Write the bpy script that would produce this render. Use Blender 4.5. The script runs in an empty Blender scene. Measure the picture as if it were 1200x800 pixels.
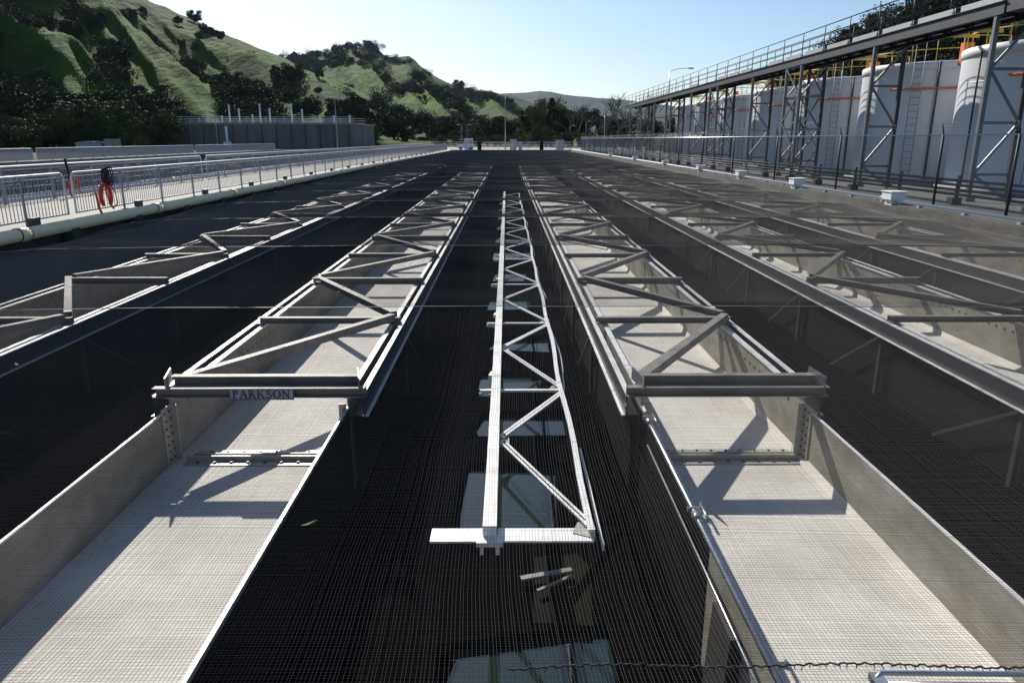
import bpy, math, random
import numpy as np
from mathutils import Vector, noise, Matrix
random.seed(7); rng = np.random.default_rng(7)
sc = bpy.context.scene
C = sc.collection
R = math.radians
PI = math.pi

# ------------------------------------------------------------------ camera
F_PX = 850.0; CAMZ = 1.85; PITCH = R(15.57); YAW = R(0.39)
cam_d = bpy.data.cameras.new('camera'); cam = bpy.data.objects.new('camera', cam_d); C.objects.link(cam)
cam_d.sensor_width = 36; cam_d.lens = F_PX/1200*36; cam_d.clip_end = 20000; cam_d.clip_start = 0.05
cam.location = (0, 0, CAMZ); cam.rotation_euler = (PI/2-PITCH, 0, -YAW)
sc.camera = cam
_m = cam.rotation_euler.to_matrix()
def pdir(x, y):
    """direction of a spot of the view, used to measure azimuth and elevation of the skyline"""
    return (_m @ Vector((x-600, 400-y, -F_PX))).normalized()
def azel(x, y):
    d = pdir(x, y); return math.atan2(d.x, d.y), d.z/math.hypot(d.x, d.y)

# ------------------------------------------------------------------ materials
def mat(name, col, rough=0.7, metal=0.0, var=0.0, scale=3.0, col2=None, bump=0.0, bscale=40, spec=None, stretch=None, thr=(0.35, 0.7)):
    m = bpy.data.materials.new(name); m.use_nodes = True
    nt = m.node_tree; b = nt.nodes['Principled BSDF']
    b.inputs['Base Color'].default_value = (*col, 1); b.inputs['Roughness'].default_value = rough
    b.inputs['Metallic'].default_value = metal
    if spec is not None: b.inputs['Specular IOR Level'].default_value = spec
    if var > 0 or col2 or bump:
        tc = nt.nodes.new('ShaderNodeTexCoord'); geo = tc.outputs['Object']
        mp = nt.nodes.new('ShaderNodeMapping'); nt.links.new(geo, mp.inputs[0])
        if stretch: mp.inputs['Scale'].default_value = stretch
        n = nt.nodes.new('ShaderNodeTexNoise'); n.inputs['Scale'].default_value = scale
        n.inputs['Detail'].default_value = 8; n.inputs['Roughness'].default_value = 0.62
        nt.links.new(mp.outputs[0], n.inputs['Vector'])
        cr = nt.nodes.new('ShaderNodeValToRGB')
        c2 = col2 or tuple(c*(1-var) for c in col)
        cr.color_ramp.elements[0].position = thr[0]; cr.color_ramp.elements[1].position = thr[1]
        cr.color_ramp.elements[0].color = (*c2, 1); cr.color_ramp.elements[1].color = (*col, 1)
        nt.links.new(n.outputs['Fac'], cr.inputs[0]); nt.links.new(cr.outputs[0], b.inputs['Base Color'])
        if bump:
            n2 = nt.nodes.new('ShaderNodeTexNoise'); n2.inputs['Scale'].default_value = bscale; n2.inputs['Detail'].default_value = 4
            nt.links.new(geo, n2.inputs['Vector'])
            bp = nt.nodes.new('ShaderNodeBump'); bp.inputs['Strength'].default_value = bump; bp.inputs['Distance'].default_value = 0.02
            nt.links.new(n2.outputs['Fac'], bp.inputs['Height']); nt.links.new(bp.outputs[0], b.inputs['Normal'])
    return m
M = {}
M['trough'] = mat('trough_sheet', (.72, .69, .635), .75, 0, .15, 1.3, col2=(.57, .535, .47), bump=.15, bscale=6, spec=.15, thr=(.33, .6))
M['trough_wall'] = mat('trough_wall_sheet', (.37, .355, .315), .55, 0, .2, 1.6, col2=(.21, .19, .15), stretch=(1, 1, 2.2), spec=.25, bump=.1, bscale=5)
M['rim'] = mat('rim_metal', (.88, .87, .84), .45, .2, .10, 4, col2=(.62, .60, .55), thr=(.3, .52))
M['steel'] = mat('beam_steel', (.29, .27, .245), .55, .05, .3, 4, col2=(.16, .145, .125), thr=(.3, .6))
M['darksteel'] = mat('dark_rail_steel', (.07, .075, .085), .5, .3, .2, 4)
M['plate'] = mat('splice_plate', (.52, .50, .45), .45, .3, .25, 9)
M['bolt'] = mat('bolt_steel', (.10, .10, .10), .5, .6)
M['galv'] = mat('galvanised', (.50, .51, .52), .3, .75, .25, 12)
M['netdark'] = mat('net_thread', (.088, .081, .074), .7, 0, spec=.04)
M['cable'] = mat('net_cable', (.34, .34, .35), .4, .3)
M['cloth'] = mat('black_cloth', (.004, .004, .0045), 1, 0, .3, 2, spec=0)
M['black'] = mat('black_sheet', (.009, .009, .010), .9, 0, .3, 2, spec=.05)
M['webdark'] = mat('channel_web', (.05, .055, .07), .5, .2, .3, 4)
M['postdark'] = mat('dark_post', (.03, .028, .025), .7, 0, .3, 4)
M['conc'] = mat('concrete', (.36, .345, .31), .9, 0, .25, 1.2, col2=(.24, .23, .20), bump=.3, bscale=30)
M['concwall'] = mat('weathered_concrete', (.13, .12, .105), .9, 0, .5, 1.6, col2=(.06, .055, .05), stretch=(.4, .6, 2.2), bump=.5, bscale=14)
M['walk'] = mat('walkway_concrete', (.36, .335, .285), .9, 0, .2, .8, bump=.2, bscale=25)
M['cream'] = mat('cream_pipe_paint', (.93, .80, .54), .4, 0, .12, 2.2, bump=.05)
M['whitepaint'] = mat('white_paint', (.72, .72, .73), .5, 0, .15, 5)
M['fence'] = mat('fence_grey_paint', (.33, .33, .37), .5, 0, .15, 4)
M['tank'] = mat('tank_paint', (.66, .68, .72), .4, 0, .10, .35, col2=(.56, .575, .60), stretch=(1, 1, .35), thr=(.3, .7))
M['tanktop'] = mat('tank_band', (.70, .70, .70), .5, 0, .1, .8)
M['yellow'] = mat('yellow_rail', (.72, .45, .05), .5)
M['orange'] = mat('orange_pipe', (.75, .17, .03), .5)
M['platsteel'] = mat('platform_steel', (.055, .058, .068), .6, .1, .3, 3, spec=.3)
M['brace'] = mat('galvanised_brace', (.16, .165, .18), .5, .3, .2, 3)
M['kick'] = mat('kick_plate', (.42, .42, .42), .5, .3, .2, 3)
M['red'] = mat('orange_foam', (.62, .06, .02), .5)
M['rope'] = mat('black_rope', (.015, .015, .015), .8)
M['asphalt'] = mat('yard_asphalt', (.11, .105, .10), .95, 0, .3, .4, bump=.2)
M['bark'] = mat('bark', (.09, .07, .055), .95, 0, .4, 3)
M['barebark'] = mat('bare_bark', (.09, .078, .07), .95, 0, .3, 3)
M['white'] = mat('pale_enamel', (.78, .78, .76), .45, 0, .08, 4)
M['namebg'] = mat('nameplate_blue', (.36, .43, .52), .5, 0, .2, 8)
M['nametx'] = mat('nameplate_lettering', (.03, .04, .07), .5)
M['carglass'] = mat('car_glass', (.03, .035, .04), .15)
M['signblue'] = mat('grey_cabinet', (.35, .38, .42), .5)
def leafmat(name, c1, c2):
    m = mat(name, c1, .8, 0, .3, .35, col2=c2, thr=(.35, .65), spec=.12)
    return m
M['oak'] = leafmat('oak_leaves', (.036, .054, .014), (.016, .026, .009))
M['oak2'] = leafmat('bush_leaves', (.075, .10, .03), (.035, .05, .018))
M['conifer'] = leafmat('conifer_leaves', (.028, .045, .02), (.015, .026, .014))
M['olive'] = leafmat('willow_leaves', (.13, .14, .045), (.06, .07, .025))
def grassmat(name, c1, c2, c3, sc1):
    m = bpy.data.materials.new(name); m.use_nodes = True
    nt = m.node_tree; b = nt.nodes['Principled BSDF']; b.inputs['Roughness'].default_value = .95
    b.inputs['Specular IOR Level'].default_value = .1
    tc = nt.nodes.new('ShaderNodeTexCoord')
    n = nt.nodes.new('ShaderNodeTexNoise'); n.inputs['Scale'].default_value = sc1; n.inputs['Detail'].default_value = 12; n.inputs['Roughness'].default_value = .65
    n2 = nt.nodes.new('ShaderNodeTexNoise'); n2.inputs['Scale'].default_value = sc1*22; n2.inputs['Detail'].default_value = 12; n2.inputs['Roughness'].default_value = .7
    for k in (n, n2): nt.links.new(tc.outputs['Object'], k.inputs['Vector'])
    cr = nt.nodes.new('ShaderNodeValToRGB'); e = cr.color_ramp.elements
    e[0].position = .38; e[0].color = (*c3, 1); e[1].position = .62; e[1].color = (*c1, 1)
    el = e.new(.5); el.color = (*c2, 1)
    mx = nt.nodes.new('ShaderNodeMix'); mx.data_type = 'RGBA'; mx.blend_type = 'MULTIPLY'; mx.inputs[0].default_value = .6
    cr2 = nt.nodes.new('ShaderNodeValToRGB'); cr2.color_ramp.elements[0].position = .35; cr2.color_ramp.elements[0].color = (.45, .45, .45, 1); cr2.color_ramp.elements[1].position = .6
    nt.links.new(n.outputs['Fac'], cr.inputs[0]); nt.links.new(n2.outputs['Fac'], cr2.inputs[0])
    nt.links.new(cr.outputs[0], mx.inputs[6]); nt.links.new(cr2.outputs[0], mx.inputs[7]); nt.links.new(mx.outputs[2], b.inputs['Base Color'])
    n3 = nt.nodes.new('ShaderNodeTexNoise'); n3.inputs['Scale'].default_value = sc1*4; n3.inputs['Detail'].default_value = 12; n3.inputs['Roughness'].default_value = .62
    mp = nt.nodes.new('ShaderNodeMapping'); mp.inputs['Scale'].default_value = (1, 1, 2.6); nt.links.new(tc.outputs['Object'], mp.inputs[0]); nt.links.new(mp.outputs[0], n3.inputs['Vector'])
    bp = nt.nodes.new('ShaderNodeBump'); bp.inputs['Strength'].default_value = .8; bp.inputs['Distance'].default_value = .09/sc1
    nt.links.new(n3.outputs['Fac'], bp.inputs['Height']); nt.links.new(bp.outputs[0], b.inputs['Normal'])
    return m
M['hill'] = grassmat('hill_grass', (.066, .140, .004), (.042, .092, .003), (.022, .040, .005), .012)
M['hillfar'] = grassmat('far_hill_cover', (.04, .06, .03), (.02, .035, .025), (.018, .03, .022), .006)
M['hillscrub'] = grassmat('scrub_hill_cover', (.05, .065, .025), (.035, .05, .02), (.02, .03, .015), .03)
M['ground'] = grassmat('ground_cover', (.11, .15, .04), (.14, .13, .07), (.10, .10, .06), .03)
# water
m = bpy.data.materials.new('basin_water'); m.use_nodes = True; b = m.node_tree.nodes['Principled BSDF']
b.inputs['Base Color'].default_value = (.012, .026, .022, 1); b.inputs['Roughness'].default_value = .05; b.inputs['IOR'].default_value = 1.75
nt = m.node_tree; n = nt.nodes.new('ShaderNodeTexNoise'); n.inputs['Scale'].default_value = 2.5
bp = nt.nodes.new('ShaderNodeBump'); bp.inputs['Strength'].default_value = .05; bp.inputs['Distance'].default_value = .05
nt.links.new(n.outputs['Fac'], bp.inputs['Height']); nt.links.new(bp.outputs[0], b.inputs['Normal'])
M['water'] = m

# ------------------------------------------------------------------ mesh builder
class MB:
    def __init__(s): s.v = []; s.f = []; s.sm = []
    def _add(s, vs, fs, smooth=False):
        k = len(s.v); s.v += [tuple(p) for p in vs]; s.f += [tuple(i+k for i in f) for f in fs]; s.sm += [smooth]*len(fs); return s
    def box(s, x0, x1, y0, y1, z0, z1):
        vs = [(x0,y0,z0),(x1,y0,z0),(x1,y1,z0),(x0,y1,z0),(x0,y0,z1),(x1,y0,z1),(x1,y1,z1),(x0,y1,z1)]
        return s._add(vs, [(0,3,2,1),(4,5,6,7),(0,1,5,4),(1,2,6,5),(2,3,7,6),(3,0,4,7)])
    def cbox(s, c, d): return s.box(c[0]-d[0]/2, c[0]+d[0]/2, c[1]-d[1]/2, c[1]+d[1]/2, c[2]-d[2]/2, c[2]+d[2]/2)
    def bar(s, a, b, w, h, up=(0,0,1)):
        a = Vector(a); b = Vector(b); d = (b-a).normalized(); up = Vector(up)
        if abs(d.dot(up)) > .98: up = Vector((0,1,0))
        x = d.cross(up).normalized(); z = x.cross(d)
        x *= w/2; z *= h/2
        vs = [a-x-z, a+x-z, a+x+z, a-x+z, b-x-z, b+x-z, b+x+z, b-x+z]
        return s._add(vs, [(0,1,2,3),(7,6,5,4),(0,4,5,1),(1,5,6,2),(2,6,7,3),(3,7,4,0)])
    def chan(s, a, b, w, h, t=.012, side=1, up=(0,0,1)):
        """C-section between two points, web on one side"""
        a = Vector(a); b = Vector(b); d = (b-a).normalized(); x = d.cross(Vector(up)).normalized(); z = x.cross(d)
        s.bar(a+x*side*(w/2-t/2), b+x*side*(w/2-t/2), t, h, up)
        for q in (-1, 1):
            s.bar(a+z*q*(h/2-t/2)-x*side*t/2, b+z*q*(h/2-t/2)-x*side*t/2, w-t-.001, t, up)
        return s
    def tube(s, pts, r, n=8, cap=True, smooth=True):
        pts = [Vector(p) for p in pts]; k = len(s.v); N = len(pts)
        rs = r if isinstance(r, (list, tuple)) else [r]*N
        ref = None
        for i, p in enumerate(pts):
            d = (pts[min(i+1, N-1)]-pts[max(i-1, 0)]).normalized()
            if ref is None: ref = Vector((0,0,1)) if abs(d.z) < .9 else Vector((0,1,0))
            x = d.cross(ref).normalized(); y = x.cross(d).normalized(); ref = y
            for j in range(n):
                a = 2*PI*j/n; s.v.append(tuple(p + (x*math.cos(a)+y*math.sin(a))*rs[i]))
        for i in range(N-1):
            for j in range(n):
                s.f.append((k+i*n+j, k+i*n+(j+1)%n, k+(i+1)*n+(j+1)%n, k+(i+1)*n+j)); s.sm.append(smooth)
        if cap:
            s.f.append(tuple(k+j for j in range(n-1, -1, -1))); s.sm.append(False)
            s.f.append(tuple(k+(N-1)*n+j for j in range(n))); s.sm.append(False)
        return s
    def lathe(s, c, prof, n=48, smooth=True):
        k = len(s.v); N = len(prof)
        for (r, z) in prof:
            for j in range(n):
                a = 2*PI*j/n; s.v.append((c[0]+r*math.cos(a), c[1]+r*math.sin(a), c[2]+z))
        for i in range(N-1):
            for j in range(n):
                s.f.append((k+i*n+j, k+i*n+(j+1)%n, k+(i+1)*n+(j+1)%n, k+(i+1)*n+j)); s.sm.append(smooth)
        return s
    def quad(s, a, b, c, d): return s._add([a,b,c,d], [(0,1,2,3)])
    def prism(s, poly, axis, t0, t1):
        """extrude a 2D polygon; axis 'y': poly in xz, axis 'x': poly in yz, axis 'z': poly in xy"""
        def P(p, t): return {'y': (p[0], t, p[1]), 'x': (t, p[0], p[1]), 'z': (p[0], p[1], t)}[axis]
        n = len(poly); vs = [P(p, t0) for p in poly]+[P(p, t1) for p in poly]
        return s._add(vs, [tuple(range(n))[::-1], tuple(range(n, 2*n))]+[(i, (i+1)%n, n+(i+1)%n, n+i) for i in range(n)])
    def build(s, name, m, parent=None, loc=None):
        me = bpy.data.meshes.new(name); me.from_pydata(s.v, [], s.f)
        me.polygons.foreach_set('use_smooth', s.sm); me.materials.append(m if not isinstance(m, str) else M[m])
        me.update()
        import bmesh
        if len(s.f) < 60000:
            bm = bmesh.new(); bm.from_mesh(me); bmesh.ops.recalc_face_normals(bm, faces=bm.faces); bm.to_mesh(me); bm.free()
        o = bpy.data.objects.new(name, me); C.objects.link(o)
        if parent: o.parent = parent
        if loc: o.location = loc
        return o
def tag(o, label, cat, group=None, kind=None):
    o['label'] = label; o['category'] = cat
    if group: o['group'] = group
    if kind: o['kind'] = kind
    return o
def thing(name, label, cat, group=None, loc=(0,0,0), rz=0):
    o = bpy.data.objects.new(name, None); C.objects.link(o); o.location = loc; o.rotation_euler.z = rz
    o.empty_display_size = .2
    return tag(o, label, cat, group)
def struct(name, mb, m):
    o = mb.build(name, m); o['kind'] = 'structure'; return o
def copy_tree(o, parent=None):
    c = o.copy(); C.objects.link(c); c.parent = parent
    for ch in list(o.children): copy_tree(ch, c)
    return c
def raw(name, V, F, m, parent=None, smooth=False):
    """mesh from numpy arrays, F is quads (n,4) or tris (n,3)"""
    me = bpy.data.meshes.new(name); nv = len(V); nf, k = F.shape
    me.vertices.add(nv); me.vertices.foreach_set('co', np.asarray(V, np.float32).ravel())
    me.loops.add(nf*k); me.loops.foreach_set('vertex_index', F.astype(np.int32).ravel())
    me.polygons.add(nf); me.polygons.foreach_set('loop_start', np.arange(0, nf*k, k, dtype=np.int32))
    try: me.polygons.foreach_set('loop_total', np.full(nf, k, np.int32))
    except Exception: pass
    me.polygons.foreach_set('use_smooth', np.full(nf, smooth))
    me.materials.append(m); me.update(calc_edges=True)
    o = bpy.data.objects.new(name, me); C.objects.link(o)
    if parent: o.parent = parent
    return o
ORD = ['first','second','third','fourth','fifth','sixth','seventh','eighth','ninth','tenth','eleventh','twelfth','thirteenth','fourteenth',
 'fifteenth','sixteenth','seventeenth','eighteenth','nineteenth','twentieth','twenty-first','twenty-second','twenty-third','twenty-fourth','twenty-fifth','twenty-sixth','twenty-seventh','twenty-eighth','twenty-ninth','thirtieth']

# ------------------------------------------------------------------ world & sun
SX, SY = -0.58, 1.45
S = Vector((SX, SY, 1)).normalized()
w = bpy.data.worlds.new('World'); sc.world = w; w.use_nodes = True
nt = w.node_tree; bg = nt.nodes['Background']
sky = nt.nodes.new('ShaderNodeTexSky'); sky.sky_type = 'NISHITA'; sky.sun_disc = False
sky.sun_elevation = math.asin(S.z); sky.sun_rotation = math.atan2(S.x, S.y)
sky.air_density = 1.0; sky.dust_density = .8; sky.ozone_density = 4.5; sky.altitude = 100
nt.links.new(sky.outputs[0], bg.inputs[0]); bg.inputs[1].default_value = .082
ld = bpy.data.lights.new('sun', 'SUN'); ld.energy = 5; ld.angle = R(.53); ld.color = (1, .95, .87)
lo = bpy.data.objects.new('sun', ld); C.objects.link(lo); lo.rotation_euler = S.to_track_quat('Z', 'Y').to_euler()
sc.view_settings.view_transform = 'Standard'; sc.view_settings.look = 'None'; sc.view_settings.exposure = .5; sc.view_settings.gamma = 1
sc.cycles.max_bounces = 6; sc.cycles.transparent_max_bounces = 12

# ------------------------------------------------------------------ ground, basins, walkways
XL, XR, Y0, Y1 = -10.2, 11.55, 1.3, 136.0
X2 = -41.0
g = MB(); BIG = 9000; gz = -.12
def gq(x0, x1, y0, y1): g.quad((x0,y0,gz),(x1,y0,gz),(x1,y1,gz),(x0,y1,gz))
gq(-BIG, X2, -BIG, BIG); gq(XR, BIG, -BIG, BIG); gq(X2, XR, -BIG, Y0-2.5); gq(X2, XR, Y1+2, BIG)
struct('ground', g, 'ground')
struct('basin_floor', MB().quad((X2-.5,-2,-3.2),(XR+1,-2,-3.2),(XR+1,Y1+2.5,-3.2),(X2-.5,Y1+2.5,-3.2)), 'cloth')
# walkway between the basins and the coping ledge at net level
wk = MB(); wk.box(-14.9, -10.42, Y0-3, Y1+2, -3.2, 0)
struct('walkway', wk, 'walk')
lg = MB()
ys = np.arange(Y0, Y1, 1.5)
lg.box(-10.42, -9.98, Y0, Y1, -3.2, -.47)
M['shadeconc'] = mat('shade_concrete', (.07, .065, .06), .95, 0, .4, 2)  # concrete darkened to carry the shade below the edge pipe
uw = MB().box(-10.419, -10.40, Y0, Y1, -.47, -.03); tag(uw.build('painted_shade_face', 'shadeconc'), 'vertical face coloured dark as painted shade, between the cream pipe and the pale ledge', 'wall face')  # thin added face on the walkway side, shade painted into its colour
tag(lg.build('basin_ledge', 'conc'), 'rough pale concrete ledge below the cream pipe along the left side of the basin', 'ledge')
nw = MB(); nw.box(-10.418, XR+2, Y0-4, Y0-.2, -3.2, -.02)
struct('near_walkway', nw, 'walk')
ew = MB(); ew.box(-14.9, XR+30, Y1+2.004, Y1+60, -1, -.10); ew.box(-10.42, XR+.4, Y1, Y1+2, -3.2, -.02)
struct('far_apron', ew, 'conc')
struct('far_bank', MB().box(X2-1.2, X2, Y0-3, Y1+2, -3.2, 0).box(X2-1.2, -14.9, Y1+.01, Y1+2, -3.19, -.01), 'conc')
# right side: coping wall, yard
rw = MB(); rw.box(XR, XR+.42, Y0-3, Y1+2, -3.2, -.02); rw.box(XR-.06, XR, Y0-3, Y1+2, -3.19, -.30)
tag(rw.build('basin_wall', 'concwall'), 'stained grey concrete kerb wall along the right side of the netted basin', 'wall')
yd = MB(); yd.box(XR+.42, 60, -20, Y1+1.9, -.5, -.10)
struct('yard', yd, 'asphalt')

# cloth covers over the water between the troughs, with a slot of openings under the truss
zc_, zw = -1.45, -1.52
struct('water', MB().quad((-10.1, 1.3, zw), (XR, 1.3, zw), (XR, Y1, zw), (-10.1, Y1, zw)), 'water')
wins = [(3.75, 4.3), (5.5, 7.1), (7.7, 8.5), (9.3, 10.2), (11.3, 12.1), (14.2, 15.5), (17.4, 18.9), (20.6, 22.6), (23.8, 26)]
cv = MB(); cv.box(-10.1, -.47, 1.3, Y1, zc_-.02, zc_); cv.box(.70, XR-.07, 1.3, Y1, zc_-.02, zc_)
def cover(poly): cv.prism(poly, 'z', zc_-.019, zc_-.001)
g_ = random.Random(4); ledge_x = [(1.3, -.30)]
lo, hi = (1.3, 1.3)
edges = []
for a, b_ in wins+[(Y1, Y1+1)]:
    s1, s2 = g_.uniform(-.12, .12), g_.uniform(-.12, .12)
    cover([(-.467, lo), (.697, hi), (.697, a+s1), (-.467, a+s2)])
    if b_ < 30:
        xi = -.467+g_.uniform(.0, .16); e1 = b_+g_.uniform(-.15, .15)
        cv.prism([(-.466, a+s2+.01), (xi, a+s2+.02), (xi+g_.uniform(-.1, .1), (a+b_)/2), (xi+g_.uniform(0, .12), e1-.01), (-.466, e1-.01)], 'z', zc_-.017, zc_-.003)
        if a > 5 and g_.random() < .5: cv.prism([(.696, a+s1+.01), (.45, a+.2), (.50, b_-.1), (.696, e1-.05)], 'z', zc_-.017, zc_-.003)
        lo, hi = e1, b_+g_.uniform(-.15, .15)
M['algae'] = mat('algae_mat', (.0075, .010, .003), .8, 0, .5, 3, col2=(.004, .005, .002), spec=.05)
al = MB().prism([(.18, 4.42), (.60, 4.38), (.66, 5.1), (.58, 5.3), (.22, 5.25)], 'z', zc_, zc_+.004)
tag(al.build('algae_mat', 'algae'), 'dull green algae patch in front of the end of the centre truss', 'algae')
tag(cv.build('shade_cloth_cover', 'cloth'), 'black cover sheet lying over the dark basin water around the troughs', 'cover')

# ------------------------------------------------------------------ troughs
BAYS = 23; PY = 6.45; DY = 2.72; YE = PY+BAYS*DY
ZR, ZN, ZF = -.45, -.57, -1.08
def trough(xl, xr, label, near_end=0.9, first=False, name_plate=False, flip=False, lpipe=False, rimside=0):
    t = thing('launder_trough', label, 'trough', 'long troughs under the netting')
    ow = .16
    fl = MB(); fl.box(xl, xr, near_end, YE, ZF-.02, ZF)
    fl.prism([(xr, ZF), (xr-.05, ZF), (xr, ZF+.06)], 'y', near_end, YE)
    fl.build('trough_floor', 'trough', t)
    for sgn, x in ((-1, xl), (1, xr)):
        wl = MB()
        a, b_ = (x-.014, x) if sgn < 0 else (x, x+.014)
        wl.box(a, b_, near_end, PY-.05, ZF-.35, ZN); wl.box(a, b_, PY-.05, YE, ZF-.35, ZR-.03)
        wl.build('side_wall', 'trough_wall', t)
        # lit lip on the low near wall
        lp = MB(); lp.box(x-.016 if sgn < 0 else x-.006, x+.006 if sgn < 0 else x+.016, near_end, PY-.06, ZN+.001, ZN+.012)
        lp.build('wall_lip', 'rim', t)
        # rim channel: inner flange, outer flange, base and outer toe
        rb = MB(); q = sgn
        def xb(u, v): return (x+q*u, x+q*v) if q > 0 else (x+q*v, x+q*u)
        u = xb(-.03, .03); rb.box(*u, PY-.06, YE, ZR-.029, ZR-.012)
        u = xb(.105, ow); rb.box(*u, PY-.06, YE, ZR-.012, ZR)
        u = xb(ow+.002, ow+.035); rb.box(*u, PY-.06, YE, ZR-.212, ZR-.201)
        rb.build('rim_channel', 'rim', t)
        wb = MB(); u = xb(ow-.012, ow-.001); wb.box(*u, PY-.06, YE, ZR-.2, ZR-.013); u = xb(.03, ow+.001); wb.box(*u, PY-.06, YE, ZR-.2115, ZR-.2015)
        wb.build('channel_web', 'webdark', t)
        if True:
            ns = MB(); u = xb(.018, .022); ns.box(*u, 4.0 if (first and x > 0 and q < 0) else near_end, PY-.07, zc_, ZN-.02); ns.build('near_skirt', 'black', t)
        # dark skirt panel and posts under the rim channel
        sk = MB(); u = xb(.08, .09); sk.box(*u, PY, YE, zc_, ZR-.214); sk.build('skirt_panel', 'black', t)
        for k in range(1 if first else 0, 14, 1):
            y = PY+k*DY; u = xb(.12, .17)
            ps = MB(); ps.box(*u, y, y+.06, zc_, ZR-.214); ps.build('post', 'postdark', t)
            xx = x+q*.19; ps = MB(); ps.bar((xx, y+.05, ZR-.22), (xx+q*.0, y+1.3, zc_+.02), .02, .035); ps.build('post_brace', 'postdark', t)
        # near bracket frames outside the wall
        for y in ((1.75, 3.3) if (first and x > 0 and q < 0) else ()):
            br = MB()
            xo = x+q*.02
            br.prism([(xo, ZF-.35), (xo+q*.09, ZF-.35), (xo+q*.06, ZN-.16), (xo, ZN-.16)], 'y', y, y+.34)
            br.build('wall_bracket', 'postdark', t)
        # splice flange standing up the wall
        sp = MB(); ix = x-q*.001
        u = sorted((ix, ix-q*.012)); sp.box(u[0], u[1], PY-.26, PY-.10, ZF+.01, ZR-.07)
        u2 = sorted((ix, ix-q*.07)); sp.box(u2[0], u2[1], PY-.10, PY-.088, ZF+.01, ZR-.07)
        so = sp.build('splice_flange', 'plate', t)
        bo = MB()
        for k in range(7):
            z = ZF+.06+k*.075
            for yy in (PY-.14, PY-.22): bo.cbox((ix-q*.02, yy+.01*(k % 2), z), (.012, .016, .016))
        bo.build('bolt_heads', 'bolt', so)
    # floor splice
    if first:
        fs = MB(); fs.box(xl+.12, xr-.05, PY-.24, PY-.14, ZF+.001, ZF+.010); fs.box(xl+.12, xr-.05, PY-.135, PY-.12, ZF+.001, ZF+.055)
        fs.box(xl+.16, xr-.05, PY-.02, PY+.09, ZF+.001, ZF+.012); fs.box(xl+.16, xr-.05, PY-.05, PY-.035, ZF+.001, ZF+.045)
        fo = fs.build('floor_splice', 'plate', t)
        bo = MB()
        for k in range(9):
            x = xl+.25+k*(xr-xl-.4)/8
            bo.cbox((x, PY-.19, ZF+.017), (.022, .022, .014)); bo.cbox((x+.04, PY+.045, ZF+.018), (.022, .022, .014))
        bo.build('bolt_heads', 'bolt', fo)
    # cross members and zigzag braces
    xa, xb_ = xl-(.10 if first and xl < 0 else .14), xr+.14
    n = BAYS
    for k in range(n+1):
        y = PY+k*DY+(random.uniform(-.04, .04) if k else 0)
        cb = MB()
        if k == 0:
            cb.chan((xa-.02, y-.09, ZR+.048), (xb_+.05, y-.09, ZR+.048), .08, .092, .008, -1)
            cb.chan((xa+.10, y+.05, ZR+.115), (xb_-.04, y+.05, ZR+.115), .08, .10, .008, -1)
            cb.build('cross_beam', 'steel', t)
            for xx, dx in ((xb_-.06, .10), (xa+.06, .10)):
                ep = MB(); ep.bar((xx, y+.12, ZR+.16), (xx+dx*.6, y-.14, ZR+.14), .012, .12)
                ep.build('end_plate', 'galv', t)
        else:
            cb.chan((xa+.03, y, ZR+.04), (xb_-.03, y, ZR+.04), .085, .08 if k % 2 else .105, .008, -1)
            for xx in (xa+.08, xb_-.08): cb.cbox((xx, y, ZR+.005), (.13, .14, .012))
            cb.build('cross_beam', 'steel', t)
        if k < n:
            l, r_ = xa+.12, xb_-.12
            up = (k % 2 == 0) != flip
            p, q_ = ((l, y+.08, ZR+.09), (r_, y+DY-.06, ZR+.09)) if up else ((r_, y+.08, ZR+.09), (l, y+DY-.06, ZR+.09))
            db = MB(); db.chan(p, q_, .095, .09, .008, 1)
            off = Vector((0, .13, -.01))
            if k % 2 == 0: db.chan(Vector(p)+off, Vector(q_)+off*.3, .05, .07, .008, 1)
            db.build('diagonal_brace', 'steel', t)
    # notched weir plate inside, seen as a dotted line on the walls
    wp = MB()
    for x, q in ((xl, 1), (xr, -1)):
        for k in range(int((YE-PY)/.17)):
            y = PY+.3+k*.17; xx = sorted((x+q*.003, x+q*.006)); 
            if y < 40: wp.box(xx[0], xx[1], y, y+.035, ZR-.19, ZR-.16)
    wp.build('weir_holes', 'bolt', t)
    return t
T1 = trough(-3.15, -1.50, 'long pale trough left of the centre truss, with a nameplate on its front beam', first=True)
T2 = trough(1.27, 2.79, 'long pale trough right of the centre truss, with a metal conduit along its near edge', first=True)
trough(-7.20, -5.75, 'outermost trough on the left, next to the fenced walkway', near_end=4.5)
trough(5.10, 6.75, 'second trough to the right of the centre truss, with a dark steel side channel', near_end=3.5)
trough(8.95, 10.80, 'rightmost trough, beside the stained concrete kerb wall', near_end=5)

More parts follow.
